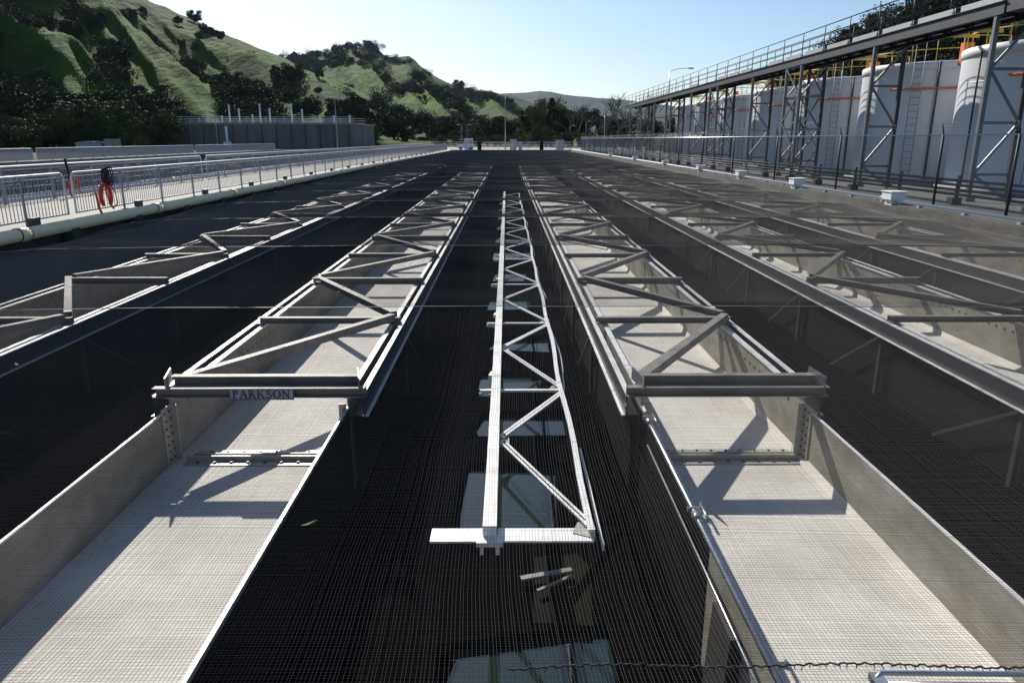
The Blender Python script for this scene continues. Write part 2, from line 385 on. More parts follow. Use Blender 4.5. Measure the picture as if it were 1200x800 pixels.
# nameplate with serif lettering on the front beam of T1
def letters(txt, x0, z0, h, y):
    mb = MB(); T = .20; t = .085; sf = .07
    def poly(pts):
        mb.prism([(x0_+p[0]*h, z0+p[1]*h) for p in pts], 'y', y, y-.004)
    def bar(a, b_, wd):
        a = Vector(a); b_ = Vector(b_); d = (b_-a).normalized(); nrm = Vector((-d.y, d.x))*wd/2
        poly([a-nrm, b_-nrm, b_+nrm, a+nrm])
    def serif(x, z, wd=.36): poly([(x-wd/2, z-.001), (x+wd/2, z-.001), (x+wd/2, z+sf), (x-wd/2, z+sf)])
    def arc(cx, cz, rx, rz, a0, a1, wmax, wmin, n=14):
        for i in range(n):
            b0 = a0+(a1-a0)*i/n; b1 = a0+(a1-a0)*(i+1)/n
            def rr(b): return wmin+(wmax-wmin)*abs(math.cos(b))
            P = lambda b, k: (cx+(rx+k*rr(b)/2)*math.cos(b), cz+(rz+k*rr(b)/2)*math.sin(b))
            poly([P(b0, -1), P(b1, -1), P(b1, 1), P(b0, 1)])
    x0_ = x0
    for ch in txt:
        if ch == 'P':
            bar((.18, .02), (.18, .98), T); serif(.18, 0); serif(.14, .93, .3); arc(.30, .72, .26, .23, -PI/2, PI/2, T, t); bar((.18, .95), (.32, .95), t); bar((.18, .49), (.32, .49), t); adv = .74
        elif ch == 'A':
            bar((.12, .02), (.45, .98), t); bar((.45, 1.0), (.80, .02), T); bar((.22, .34), (.68, .34), t); serif(.12, 0, .28); serif(.80, 0, .34); adv = 1.0
        elif ch == 'R':
            bar((.18, .02), (.18, .98), T); serif(.18, 0); serif(.14, .93, .3); arc(.32, .74, .25, .21, -PI/2, PI/2, T, t); bar((.18, .95), (.34, .95), t); bar((.18, .53), (.34, .53), t); bar((.38, .52), (.78, .02), T); serif(.80, 0, .22); adv = .92
        elif ch == 'K':
            bar((.18, .02), (.18, .98), T); serif(.18, 0); serif(.18, .93); bar((.27, .42), (.72, .95), t); bar((.38, .56), (.80, .02), T); serif(.76, .93, .3); serif(.82, 0, .28); adv = 1.0
        elif ch == 'S':
            arc(.36, .73, .20, .20, R(35), R(230), T*.9, t); arc(.36, .27, .22, .20, R(-145), R(52), T*.9, t); bar((.23, .60), (.50, .41), T); bar((.54, .98), (.54, .76), t*.8); bar((.12, .24), (.12, .02), t*.8); adv = .74
        elif ch == 'O':
            arc(.48, .5, .37, .45, 0, 2*PI, T, t, 28); adv = 1.0
        elif ch == 'N':
            bar((.16, .02), (.16, .98), t); bar((.14, .98), (.78, .02), T); bar((.78, .02), (.78, .98), t); serif(.16, 0, .28); serif(.10, .93, .24); serif(.78, .93, .28); adv = .98
        x0_ += (adv+.02)*h
    return mb, x0_-x0
ny = PY-.09-.045-.006
px0 = -2.55; hh = .082
mbL, wd = letters('PARKSON', 0, 0, hh, 0)
mbN = MB(); mbN.box(px0, px0+wd+.05, ny-.006, ny, ZR-.005, ZR+.10)
npo = mbN.build('nameplate', 'namebg', T1); npo['label'] = 'grey blue nameplate with dark serif lettering'
mbL, wd = letters('PARKSON', px0+.025, ZR+.006, hh, ny-.0065); mbL.build('lettering', 'nametx', npo)
fr = MB()
for a, b_ in (((px0, ZR-.005), (px0+wd+.05, ZR-.005)), ((px0, ZR+.10), (px0+wd+.05, ZR+.10)), ((px0, ZR-.005), (px0, ZR+.10)), ((px0+wd+.05, ZR-.005), (px0+wd+.05, ZR+.10))):
    fr.bar((a[0], ny-.009, a[1]), (b_[0], ny-.009, b_[1]), .005, .005)
fr.build('plate_border', 'nametx', npo)

# conduit along the near edge of T2
cd = thing('conduit', 'shiny galvanised conduit clamped along the near left rim of the right trough', 'conduit')
cx = 1.235
MB().tube([(cx, 1.2, ZN+.045), (cx, PY-.75, ZN+.045), (cx, PY-.35, ZN+.02)], .019, 12).build('pipe', 'galv', cd)
MB().tube([(cx-.075, 1.2, ZN-.02), (cx-.075, PY-.9, ZN-.02)], .008, 8).build('thin_pipe', 'galv', cd)
for y in (2.4, 4.25, PY-.55):
    c_ = MB(); c_.tube([(cx, y-.05, ZN+.045), (cx, y+.05, ZN+.045)], .026, 12)
    c_.cbox((cx+.01, y+.09, ZN+.05), (.10, .02, .035)); c_.tube([(cx+.06, y-.1, ZN+.06), (cx+.06, y+.14, ZN+.06)], .012, 6)
    c_.build('clamp', 'galv', cd)

# ------------------------------------------------------------------ central truss
ct = thing('horizontal_truss', 'narrow white flat truss running down the middle between the two main troughs', 'truss')
zt = -.60; ya, yb = 4.2, 35.0
xl_, xr_ = -.115, .555
MB().box(xl_-.045, xl_+.045, ya-.03, yb, zt-.03, zt+.06).build('main_chord', 'rim', ct)
wc = MB(); N = 60; pts = []
nb = 11; bay = (yb-ya)/nb
def wav(y): return xr_ + -.012*math.sin((y-ya)/bay*PI*2.0+.9) - .008*math.sin((y-ya)/bay*PI*.7)-.001*(y-ya)*0
for i in range(N*2+1):
    y = ya+.0+(yb-ya)*i/(N*2); pts.append((wav(y), y, zt+.01*math.sin(y*2.1)))
for i in range(len(pts)-1):
    wc.bar(pts[i], pts[i+1], .045, .018)
    wc.bar((pts[i][0]+.02, pts[i][1], zt-.035), (pts[i+1][0]+.02, pts[i+1][1], zt-.035), .008, .06)
wc.build('wavy_chord', 'rim', ct)
w2 = MB(); 
for i in range(len(pts)-1):
    if (i//6) % 3 != 1:
        a = pts[i]; b_ = pts[i+1]
        w2.bar((a[0]+.07+.015*math.sin(a[1]*1.7), a[1], zt-.12), (b_[0]+.07+.015*math.sin(b_[1]*1.7), b_[1], zt-.12), .012, .045)
w2.build('lower_chord', 'rim', ct)
for i in range(nb):
    y = ya+i*bay
    s_ = MB()
    if i == 0:
        s_.box(-.50, xl_-.05, y-.06, y+.10, zt-.045, zt-.032); s_.box(xl_+.05, xr_, y-.06, y+.10, zt-.045, zt-.032)
    elif i % 2 == 0 or 1: s_.bar((xl_-.16-.0*i, y, zt-.02), (xr_, y, zt-.02), .045, .02)
    else: s_.bar((xl_+.04, y, zt-.02), (xr_, y, zt-.02), .028, .02)
    s_.build('cross_strut', 'rim', ct)
    d = MB(); mid = y+bay*.55
    for off in (-.028, .028):
        d.bar((wav(y)-.01, y+.12+off, zt-.012), (xl_+.07, mid-.06+off, zt-.012), .034, .016)
        d.bar((xl_+.07, mid+.06+off, zt-.014), (wav(y+bay)-.01, y+bay-.12+off, zt-.014), .034, .016)
    d.build('diagonal_brace', 'rim', ct)
    MB().prism([(xl_+.04, mid-.13), (xl_+.13, mid-.10), (xl_+.13, mid+.10), (xl_+.04, mid+.13)], 'z', zt-.032, zt-.026).build('gusset_plate', 'plate', ct)
    for yy in (mid-.07, mid+.07): MB().cbox((xl_+.09, yy, zt+.004), (.02, .02, .012)).build('bolt', 'bolt', ct)
    MB().prism([(wav(y)-.12, y+.03), (wav(y)-.01, y-.02), (wav(y)-.01, y+.22), (wav(y)-.08, y+.16)], 'z', zt-.033, zt-.027).build('gusset_plate', 'plate', ct)
    if i:
        gs = MB(); gs.bar((xl_-.05, y-.06, zt-.05), (xl_-.17, y-.02, zt-.05), .02, .03); gs.bar((xl_-.05, y+.1, zt-.05), (xl_-.17, y+.08, zt-.05), .02, .03)
        gs.bar((xl_-.07, y+.45, zt-.03), (xl_-.045, y+.6, zt-.03), .04, .05)
        gs.build('side_gusset', 'rim', ct)
for pa, pb, w_ in (((.10, 4.88), (.50, 4.98), .05), ((.22, 4.72), (.50, 4.90), .025)):
    MB().bar((*pa, -1.40), (*pb, -1.39), w_, .02).build('lower_bracket', 'steel', ct)
e = MB(); e.cbox((xl_, ya-.06, zt-.03), (.17, .10, .03)); e.cbox((xl_-.05, ya-.09, zt-.07), (.025, .03, .07)); e.cbox((xl_+.05, ya-.09, zt-.07), (.025, .03, .07))
e.build('end_bracket', 'rim', ct)
lgm = MB()
for y in np.arange(ya+.1, yb, bay*2): 
    lgm.box(xl_-.02, xl_+.02, y+bay, y+bay+.04, zw-.3, zt-.035)
lgm.build('post_row', 'postdark', ct)

# ------------------------------------------------------------------ bird netting
CY = [1.75]+[8.05+4.95*k for k in range(26)]
XA, XB = -10.12, XR-.02
def netz(X, Y):
    X = np.asarray(X, float); Y = np.asarray(Y, float)
    cy = np.array(CY); i = np.clip(np.searchsorted(cy, Y, 'right')-1, 0, len(cy)-2)
    L = cy[i+1]-cy[i]; t = (Y-cy[i])/L
    A = .092*np.where(i == 0, 1.3, 1.0)*(1+.35*np.sin(i*2.3+X*.35))
    u = (X-(XA+XB)/2)/((XB-XA)/2)
    return .06 - .12*u**2 - .34*np.abs(u)**20 - A*4*t*(1-t) - .035*(1-u**2) + .006*np.sin(X*1.9+Y*.7)*np.sin(Y*1.3)
def threads(P, r):
    """P (n,k,3) polylines -> triangular prism threads"""
    n, k, _ = P.shape
    offs = np.array([[0, r], [-.87*r, -.5*r], [.87*r, -.5*r]])
    d = P[:, -1]-P[:, 0]; along_y = abs(d[0, 1]) > abs(d[0, 0])
    V = np.repeat(P[:, :, None, :], 3, axis=2).copy()
    if along_y: V[..., 0] += offs[:, 0]
    else: V[..., 1] += offs[:, 0]
    V[..., 2] += offs[:, 1]
    idx = np.arange(n*k*3).reshape(n, k, 3)
    a = idx[:, :-1, :]; b_ = idx[:, 1:, :]
    F = np.stack([a, np.roll(a, -1, axis=2), np.roll(b_, -1, axis=2), b_], axis=-1).reshape(-1, 4)
    return V.reshape(-1, 3), F
def net_patch(xa, xb, ya, yb, pitch, r, seg_y, nseg_x, zf, wob=.007):
    out = []
    xs = np.arange(xa, xb, pitch)
    ysx = np.arange(ya, yb+seg_y*.5, seg_y); 
    X = xs[:, None]+np.zeros(len(ysx)); Y = np.zeros(len(xs))[:, None]+ysx
    X = X+(pitch < .02)*.022*np.sin(Y*1.15+X*.9)+wob*np.sin(Y*1.7+X*2.1)+wob*np.sin(Y*3.9+X*.6)+rng.normal(0, pitch*.13, (len(xs), 1))+.01*np.sin(Y*.9+X*5)
    out.append(threads(np.stack([X, Y, zf(X, Y)], -1), r))
    ysy = np.arange(ya, yb, pitch)
    xx = np.linspace(xa, xb, nseg_x+1)
    Y = ysy[:, None]+np.zeros(len(xx)); X = np.zeros(len(ysy))[:, None]+xx
    Y = Y+(pitch < .02)*.03*np.sin(X*.9+Y*.8)+wob*np.sin(X*1.3+Y*2.)+rng.normal(0, pitch*.12, (len(ysy), 1))
    out.append(threads(np.stack([X, Y, zf(X, Y)], -1), r*.75 if pitch < .02 else r))
    V = np.concatenate([out[0][0], out[1][0]]); F = np.concatenate([out[0][1], out[1][1]+len(out[0][0])])
    return V, F
Va, Fa = net_patch(XA, XB, 1.75, 42.7, .0168, .00085, .33, 40, netz)
Vb, Fb = net_patch(XA, XB, 42.7, CY[-1],   .055, .0027, .55, 16, netz)
no = raw('bird_netting', np.concatenate([Va, Vb]), np.concatenate([Fa, Fb+len(Va)]), M['netdark'])
tag(no, 'fine grey bird netting stretched over the whole trough basin', 'netting')
cb0 = None
for k, y in enumerate(CY):
    xs = np.linspace(XA, XB, 25); zs = netz(xs, np.full(25, y-1e-4))-.004
    cm = MB().tube([(x, y, z) for x, z in zip(xs, zs)], .0045 if k < 10 else .007, 6).build('net_cable', 'cable')
    tag(cm, f'{ORD[k]} cross cable holding up the bird netting, counted from the near edge', 'cable', 'cross cables under the bird netting')
# near edge lacing rope and rail at the right front corner
rp = MB(); pts = []
for i in range(260):
    x = .0+i*.0095; pts.append((x+.004*math.sin(i*1.9), 2.175-.01*(x-.4)+.003*math.sin(i*.9)+.010*math.sin(i*.06), .05+.0035*math.cos(i*1.5)-.05*max(0, .45-x)))
rp.tube(pts, .0035, 6)
for i in range(14, 258, 3):
    p = pts[i]; rp.tube([(p[0], p[1], p[2]+.004), (p[0]+random.uniform(-.008, .008), p[1]-.012, p[2]-.012), (p[0]+random.uniform(-.01, .01), p[1]-.004, p[2]+.006)], .0013, 4)
tag(rp.build('lacing_rope', 'rope'), 'twisted dark lacing rope along the near hem of the bird netting', 'rope')
cr = thing('corner_rail', 'short galvanised rail at the bottom right corner under the net hem', 'rail')
MB().tube([(1.27, 2.10, .035), (1.31, 2.135, .045), (2.6, 2.11, .045)], .010, 10).build('rail_tube', 'galv', cr)
MB().tube([(1.27, 2.10, .03), (1.7, 2.095, .03), (2.6, 2.07, .03)], .007, 8).build('rail_tube', 'galv', cr)
MB().cbox((1.29, 2.11, .035), (.045, .05, .025)).build('bracket', 'galv', cr)

for (lx, ly, r_) in ((-1.02, 3.35, .6), (.9, 5.2, 1.4), (-4.3, 6.1, 2.4), (3.9, 5.0, .2), (-2.2, 9.3, 1.1), (4.6, 8.8, 2.9)):
    z = float(netz(lx, ly))+.004; L = .045
    c, sn = math.cos(r_), math.sin(r_)
    P = [(-1, 0, .006), (-.35, .32, 0), (.4, .26, .003), (1, 0, .012), (.4, -.28, 0), (-.35, -.3, .004)]
    me = MB()._add([(lx+L*(a*c-b_*sn), ly+L*(a*sn+b_*c), z+k) for a, b_, k in P]+[(lx+L*(a*c-b_*sn)*.98, ly+L*(a*sn+b_*c), z+k-.0015) for a, b_, k in P], [tuple(range(6)), tuple(range(11, 5, -1))]+[(i, (i+1) % 6, 6+(i+1) % 6, 6+i) for i in range(6)])
    tag(me.build('dry_leaf', 'olive'), 'small dry leaf caught on top of the bird netting', 'leaf', 'dry leaves caught on the netting')
# second basin netting beyond the walkway
def netz2(X, Y):
    t = (np.asarray(Y) % 5)/5; return -.16-.10*4*t*(1-t)+0*np.asarray(X)
V, F = net_patch(X2, -15.35, 1.4, Y1, .09, .0035, .8, 8, netz2)
tag(raw('bird_netting', V, F, M['netdark']), 'dark netting over the second basin, beyond the left walkway', 'netting')
lg2 = MB().box(-15.3, -14.9, Y0, Y1, -3.2, -.2); tag(lg2.build('basin_ledge', 'concwall'), 'concrete ledge under the far pipe beside the second basin', 'ledge')
b2 = thing('launder_row', 'pale trough rims showing faintly under the netting of the second basin', 'trough')
for x in (-20, -21.8, -25, -26.8, -30, -31.8, -35, -36.8):
    MB().box(x, x+.12, 3, 110, -.6, -.52).build('rim_channel', 'rim', b2)

# ------------------------------------------------------------------ edge pipes
def edge_pipe(x, z, r, y0, y1, step, label, m='cream'):
    t = thing('edge_pipe', label, 'pipe')
    MB().tube([(x, y0, z), (x, y1, z)], r, 20).build('pipe', m, t)
    y = y0+1.0
    k = 0
    while y < y1 and k < 40:
        c_ = MB().tube([(x, y, z), (x, y+.30, z)], r*1.13, 20)
        co = c_.build('coupling', m, t)
        MB().tube([(x, y-.012, z), (x, y, z)], r*1.16, 16).tube([(x, y+.30, z), (x, y+.312, z)], r*1.16, 16).build('seal_ring', 'rope', co)
        y += step; k += 1
    y = y0+2.8
    while y < y1: MB().box(x-r*.9, x+r*.9, y, y+.3, z-r-.28, z-r*.5).build('saddle_block', 'shadeconc', t); y += step/2
    return t
edge_pipe(-10.20, -.085, .132, 2, 134, 6.1, 'cream coupled pipe along the foot of the nearer picket fence')
edge_pipe(-15.12, .06, .12, 2, 134, 6.1, 'whitish coupled pipe beyond the walkway, along the second fence', 'whitepaint')

# ------------------------------------------------------------------ picket fences
def picket_fence(name, label, x, y0, y1, h=1.07, step=2.3, pitch=.115, m='fence', rnd=True, boxes=False, x2=None, pw=.015):
    t = thing(name, label, 'fence')
    x2 = x if x2 is None else x2
    L = math.hypot(x2-x, y1-y0); n = max(1, round(L/step)); 
    def P(s, z): u = s/L; return (x+(x2-x)*u, y0+(y1-y0)*u, z)
    top = MB()
    pts = [P(0, .1), P(0, h-.12), P(.03, h-.04), P(.12, h)] + [P(L-.12, h), P(L-.03, h-.04), P(L, h-.12), P(L, .1)]
    top.tube(pts, .026, 8)
    top.build('top_rail', 'whitepaint', t)
    bt = MB(); bt.bar(P(.03, .12), P(L-.03, .12), .03, .035); bt.bar(P(.03, h-.10), P(L-.03, h-.10), .025, .03)
    bt.build('bottom_rail', m, t)
    n = min(n, 98)
    for i in range(n):
        s0 = L*i/n; s1 = L*(i+1)/n
        pk = MB(); k = int((s1-s0)/pitch)
        for j in range(1, k):
            p = P(s0+(s1-s0)*j/k, 0); pk.box(p[0]-pw*.35, p[0]+pw*.35, p[1]-pw/2, p[1]+pw/2, .138, h-.02)
        pk.build('picket_panel', m, t)
        p = P(s0, 0)
        if i: MB().box(p[0]-.02, p[0]+.02, p[1]-.025, p[1]+.025, 0, h-.03).cbox((p[0], p[1], .01), (.14, .14, .02)).build('post', m, t)
    if boxes:
        y = 16.2
        k = 0
        while y < y1-3 and k < 25:
            b_ = MB().cbox((x+.12, y, .10), (.13, .24, .17)).cbox((x+.12, y, .01), (.05, .08, .03)); b_.build('junction_box', 'darksteel', t); y += 4.7; k += 1
    return t
GY = 850*10.5/(594-79)/.963
picket_fence('picket_fence', 'near end section of the picket fence with rounded corners, left of the gap', -10.55, 5.0, GY-.28, step=1.6)
picket_fence('picket_fence', 'long grey picket fence and white top rail carrying an orange float', -10.55, GY+.05, 133, boxes=True)
G2 = 23.5
picket_fence('picket_fence', 'second picket fence across the walkway, nearer section behind the gap', -14.7, 5, 36, pitch=.115)
picket_fence('picket_fence', 'second picket fence across the walkway, farther section', -14.7, 36.6, 133, pitch=.115)
picket_fence('picket_fence', 'distant pale fence along the far bank of the second basin, nearer section', -41.6, 20, 66, pitch=.12, pw=.05)
picket_fence('picket_fence', 'distant pale fence along the far bank of the second basin, middle section', -41.6, 66.5, 100, pitch=.12, pw=.05)
picket_fence('picket_fence', 'distant pale fence along the far bank of the second basin, farthest section', -41.6, 100.5, 135, pitch=.12, pw=.05)

# orange float on the fence, its dark rope, second one behind
def ring_float(y, x, label, z=.5, sc_=1.):
    t = thing('life_float', label, 'life float')
    pts = []
    for i in range(25):
        a = R(-50)+R(280)*i/24
        pts.append((x, y-math.cos(a)*.24*sc_, z+math.sin(a)*.30*sc_+.0))
    MB().tube(pts, [.035]+[.052*sc_]*23+[.035], 12).build('float_body', 'red', t)
    MB().tube([(x-.06, y-.34, z+.1), (x-.02, y-.36, z-.28), (x, y-.3, z-.42)], .03, 8).tube([(x-.02, y+.05, z+.3), (x+.02, y+.1, z-.2), (x, y+.3, z-.35)], .02, 8).build('strap', 'red', t)
    return t
fy = 850*10.5/(594-114)/.963
ring_float(fy, -10.46, 'orange horseshoe float hanging on the long near picket fence', .42)
rp = MB()
for k in range(5):
    pts = []
    for i in range(21):
        a = 2*PI*i/20; pts.append((-10.42+.03*k-.06, fy+.05+k*.03+math.sin(a)*(.09+.012*k), .93+math.cos(a)*(.17+.02*k)+.0))
    rp.tube(pts, .016, 6, cap=False)
rp.tube([(-10.38, fy+.1, .75), (-10.36, fy+.3, .5), (-10.38, fy+.38, .2), (-10.37, fy+.1, .1)], .014, 6)
tag(rp.build('rope_coil', 'rope'), 'black rope coil looped over the top rail above the orange float', 'rope')
ring_float(850*14.7/(594-76)/.963, -14.52, 'orange float behind the gap in the nearer fence, on the second fence', .40, .75)
rp = MB().tube([(-14.55, 24.7, 1.25), (-14.53, 24.75, .8), (-14.5, 24.8, .55)], .04, 8)
tag(rp.build('rope_coil', 'rope'), 'dark rope bundle hanging on the second fence behind the gap', 'rope')

# ------------------------------------------------------------------ right side: kerb pipe, boxes, chain link fence, conduits
edge = thing('kerb_pipe', 'white pipe lying on top of the concrete kerb wall on the right', 'pipe')
MB().tube([(XR+.12, 5, .075), (XR+.12, 134, .075)], .04, 12).build('pipe', 'whitepaint', edge)
for k in range(60): MB().cbox((XR+.12, 6+k*2.1, .004), (.12, .12, .045)).build('pipe_rest', 'kick', edge)
for k, y in enumerate((22.2, 29.8, 37.0, 44.8, 55, 68, 84)):
    t = thing('junction_box', f'{ORD[k]} white box on the kerb wall, counted from the right edge of the picture', 'box', 'white boxes on the kerb wall')
    x = XR+.14
    MB().cbox((x, y, .21), (.46, .55, .22)).cbox((x, y, .01), (.3, .4, .16)).build('box_body', 'white', t)
    MB().cbox((x, y, .335), (.52, .62, .025)).build('box_lid', 'white', t)
    MB().tube([(x+.1, y+.27, .18), (x+.1, y+.9, .12), (x+.1, y+1.3, .0)], .025, 8).build('box_pipe', 'white', t)
XF = 13.2
cf = thing('chain_link_fence', 'tall chain link fence with barbed wire in front of the white tanks', 'fence')
fy0, fy1 = 6.0, 134.0
py_ = [8.9, 15.9, 19.3, 22.7]+[22.7+6.95*k for k in range(1, 17)]
for y in py_:
    MB().tube([(XF, y, -.12), (XF, y, 1.98)], .038, 8).tube([(XF, y, 1.98), (XF-.08, y, 2.30)], .022, 6).build('post', 'platsteel', cf)
MB().tube([(XF, fy0, 1.97), (XF, fy1, 1.97)], .022, 8).build('top_rail', 'galv', cf)
bw = MB()
for k in range(3):
    bw.tube([(XF-.03*k, fy0, 2.08+.10*k), (XF-.03*k, fy1, 2.08+.10*k)], .004, 4)
    for y in np.arange(fy0, 70, .25): bw.cbox((XF-.03*k, y, 2.08+.10*k), (.025, .006, .025))
bw.build('barbed_wire', 'galv', cf)
# woven wire
H = 2.0; V = []; 
def wires(pitch, ya, yb, r):
    st = np.arange(ya-H, yb, pitch); P = []
    for sg in (1, -1):
        a = st if sg > 0 else st+H
        y0_ = a; y1_ = a+sg*H
        z0_ = np.full_like(a, -.05); z1_ = np.full_like(a, -.05+H)
        # clip to range
        A = np.stack([np.full_like(a, XF+.045), y0_, z0_], -1); B = np.stack([np.full_like(a, XF+.045), y1_, z1_], -1)
        P.append((A, B))
    A = np.concatenate([p[0] for p in P]); B = np.concatenate([p[1] for p in P])
    n = len(A); dv = (B-A); dv /= np.linalg.norm(dv, axis=1)[:, None]; nx = np.array([1., 0, 0]); u = np.cross(dv, nx)
    V = np.stack([A+u*r, A-u*r*.5+nx*r, A-u*r*.5-nx*r, B+u*r, B-u*r*.5+nx*r, B-u*r*.5-nx*r], 1).reshape(-1, 3)
    i = (np.arange(n)*6)[:, None]
    F = np.concatenate([i+np.array([[0,1,4,3]]), i+np.array([[1,2,5,4]]), i+np.array([[2,0,3,5]])])
    return V, F
Va, Fa = wires(.075, 8, 60, .0022); Vb, Fb = wires(.15, 60, 132, .0045)
raw('wire_mesh', np.concatenate([Va, Vb]), np.concatenate([Fa, Fb+len(Va)]), M['galv'], cf)
ck = thing('conduit_rack', 'rack of four dark conduits running low behind the chain link fence', 'pipe rack')
for k in range(4): MB().tube([(13.75, 8, .22+.14*k), (13.75, 132, .22+.14*k)], .04, 8).build('conduit', 'darksteel', ck)
for k in range(36): MB().box(13.82, 13.9, 9+k*3.4, 9.1+k*3.4, -.1, .78).cbox((13.8, 9.05+k*3.4, .02), (.3, .3, .2)).build('rack_post', 'platsteel', ck)

# ------------------------------------------------------------------ storage tanks
tank0 = None
TX, TR, TZ = 21.6, 3.6, 5.35
def make_tank():
    t = thing('storage_tank', '', 'tank', 'row of white storage tanks behind the platform', (TX, 29.5, -.1))
    sh = MB().lathe((0,0,0), [(TR, 0), (TR, TZ-.35)], 96)
    for z in (1.35, 2.7, 4.05): sh.lathe((0,0,0), [(TR+.001, z), (TR+.007, z+.006), (TR+.007, z+.028), (TR+.001, z+.034)], 96)
    sh.build('shell', 'tank', t)
    ld = MB()
    for q in (-.2, .2): a_ = R(225)+q/TR; ld.tube([(math.cos(a_)*(TR+.16), math.sin(a_)*(TR+.16), .3), (math.cos(a_)*(TR+.16), math.sin(a_)*(TR+.16), TZ+.9)], .018, 6)
    for k in range(18):
        z = .5+k*.3; ld.tube([(math.cos(R(225)-.2/TR)*(TR+.16), math.sin(R(225)-.2/TR)*(TR+.16), z), (math.cos(R(225)+.2/TR)*(TR+.16), math.sin(R(225)+.2/TR)*(TR+.16), z)], .012, 6)
    ld.build('ladder', 'brace', t)
    top = MB().lathe((0,0,0), [(TR+.001, TZ-.35), (TR+.05, TZ-.34), (TR+.05, TZ-.02), (TR-.05, TZ+.03), (TR*.55, TZ+.14), (.3, TZ+.22), (.01, TZ+.23)], 72)
    top.build('roof', 'tanktop', t)
    MB().lathe((0,0,0), [(TR+.35, -.05), (TR+.35, .12), (TR+.002, .13)], 48).build('plinth', 'conc', t)
    rl = MB()
    for z in (TZ+.55, TZ+1.05):
        rl.tube([(math.cos(a)*(TR-.1), math.sin(a)*(TR-.1), z) for a in np.linspace(R(150), R(285), 20)], .02, 6)
    for a in np.linspace(R(150), R(285), 9): rl.tube([(math.cos(a)*(TR-.1), math.sin(a)*(TR-.1), TZ-.1), (math.cos(a)*(TR-.1), math.sin(a)*(TR-.1), TZ+1.05)], .02, 6)
    rl.bar((-TR-1.5, -.8, TZ+.45), (-TR+.3, -.8, TZ+.45), .06, .12); rl.bar((-TR-1.5, .6, TZ+.45), (-TR+.3, .6, TZ+.45), .06, .12)
    rl.build('yellow_railing', 'yellow', t)
    op = MB(); rr = TR+.13
    op.tube([(math.cos(a)*rr, math.sin(a)*rr, TZ-1.15) for a in np.linspace(R(206), R(285), 22)], .045, 8)
    op.cbox((-1.1, -TR+.05, TZ+.25), (.45, .3, .95)); op.tube([(-1.1, -TR-.12, TZ-.1), (-1.1, -TR-.12, TZ-1.15)], .05, 8)
    op.build('orange_piping', 'orange', t)
    dp = MB(); a = R(238)
    dp.tube([(math.cos(a)*(TR+.1), math.sin(a)*(TR+.1), .1), (math.cos(a)*(TR+.1), math.sin(a)*(TR+.1), TZ)], .05, 8)
    a = R(186); dp.tube([(math.cos(a)*(TR+.12), math.sin(a)*(TR+.12), .1), (math.cos(a)*(TR+.12), math.sin(a)*(TR+.12), TZ-.2)], .035, 8)
    dp.build('down_pipe', 'platsteel', t)
    return t
for k in range(7):
    if k == 0: tk = tank0 = make_tank()
    else: tk = copy_tree(tank0)
    tk.location.y = 29.5+8.5*k
    tk['label'] = (f'{ORD[k]} white cylindrical tank from the right edge of the picture, behind the steel platform' if k < 6 else 'farthest and smallest of the white cylindrical tanks in the row')
# ------------------------------------------------------------------ elevated platform
pf = thing('elevated_platform', 'dark steel elevated walkway on braced towers in front of the white tanks', 'platform')
PX0, PX1, PZ = 15.0, 16.35, 5.5
pya, pyb = 23.6, 97.0
for x, nm in ((PX0, 1), (PX1, -1)):
    b_ = MB(); b_.box(x-.02*nm-.01, x-.02*nm+.01, pya, pyb, PZ, PZ+.34)
    b_.box(x-.09, x+.09, pya, pyb, PZ-.021, PZ-.001); b_.box(x-.09, x+.09, pya, pyb, PZ+.341, PZ+.36)
    b_.build('main_girder', 'platsteel', pf)
    y = pya
    while y < pyb:
        if not (nm == 1 and random.random() < .35): MB().box(x-.005, x+.01, y, min(y+2.3, pyb), PZ+.37, PZ+.56).build('kick_plate', 'kick', pf)
        y += 2.6
    for i in range(36):
        y = pya+.1+i*2.6
        if y < pyb: MB().tube([(x, y, PZ+.33), (x, y, PZ+1.48)], .024, 6).cbox((x+.0, y, PZ+.38), (.06, .12, .14)).build('railing_post', 'platsteel', pf)
    rl = MB()
    for z in (PZ+.78, PZ+1.12, PZ+1.48): rl.tube([(x, pya, z), (x, pyb, z)], .022, 6)
    rl.build('railing', 'platsteel', pf)
dk = MB(); dk.box(PX0+.1, PX1-.1, pya, pyb, PZ+.30, PZ+.34)
for y in np.arange(pya, pyb, 1.3): dk.box(PX0+.02, PX1-.02, y, y+.08, PZ+.12, PZ+.30)
dk.build('deck', 'platsteel', pf)
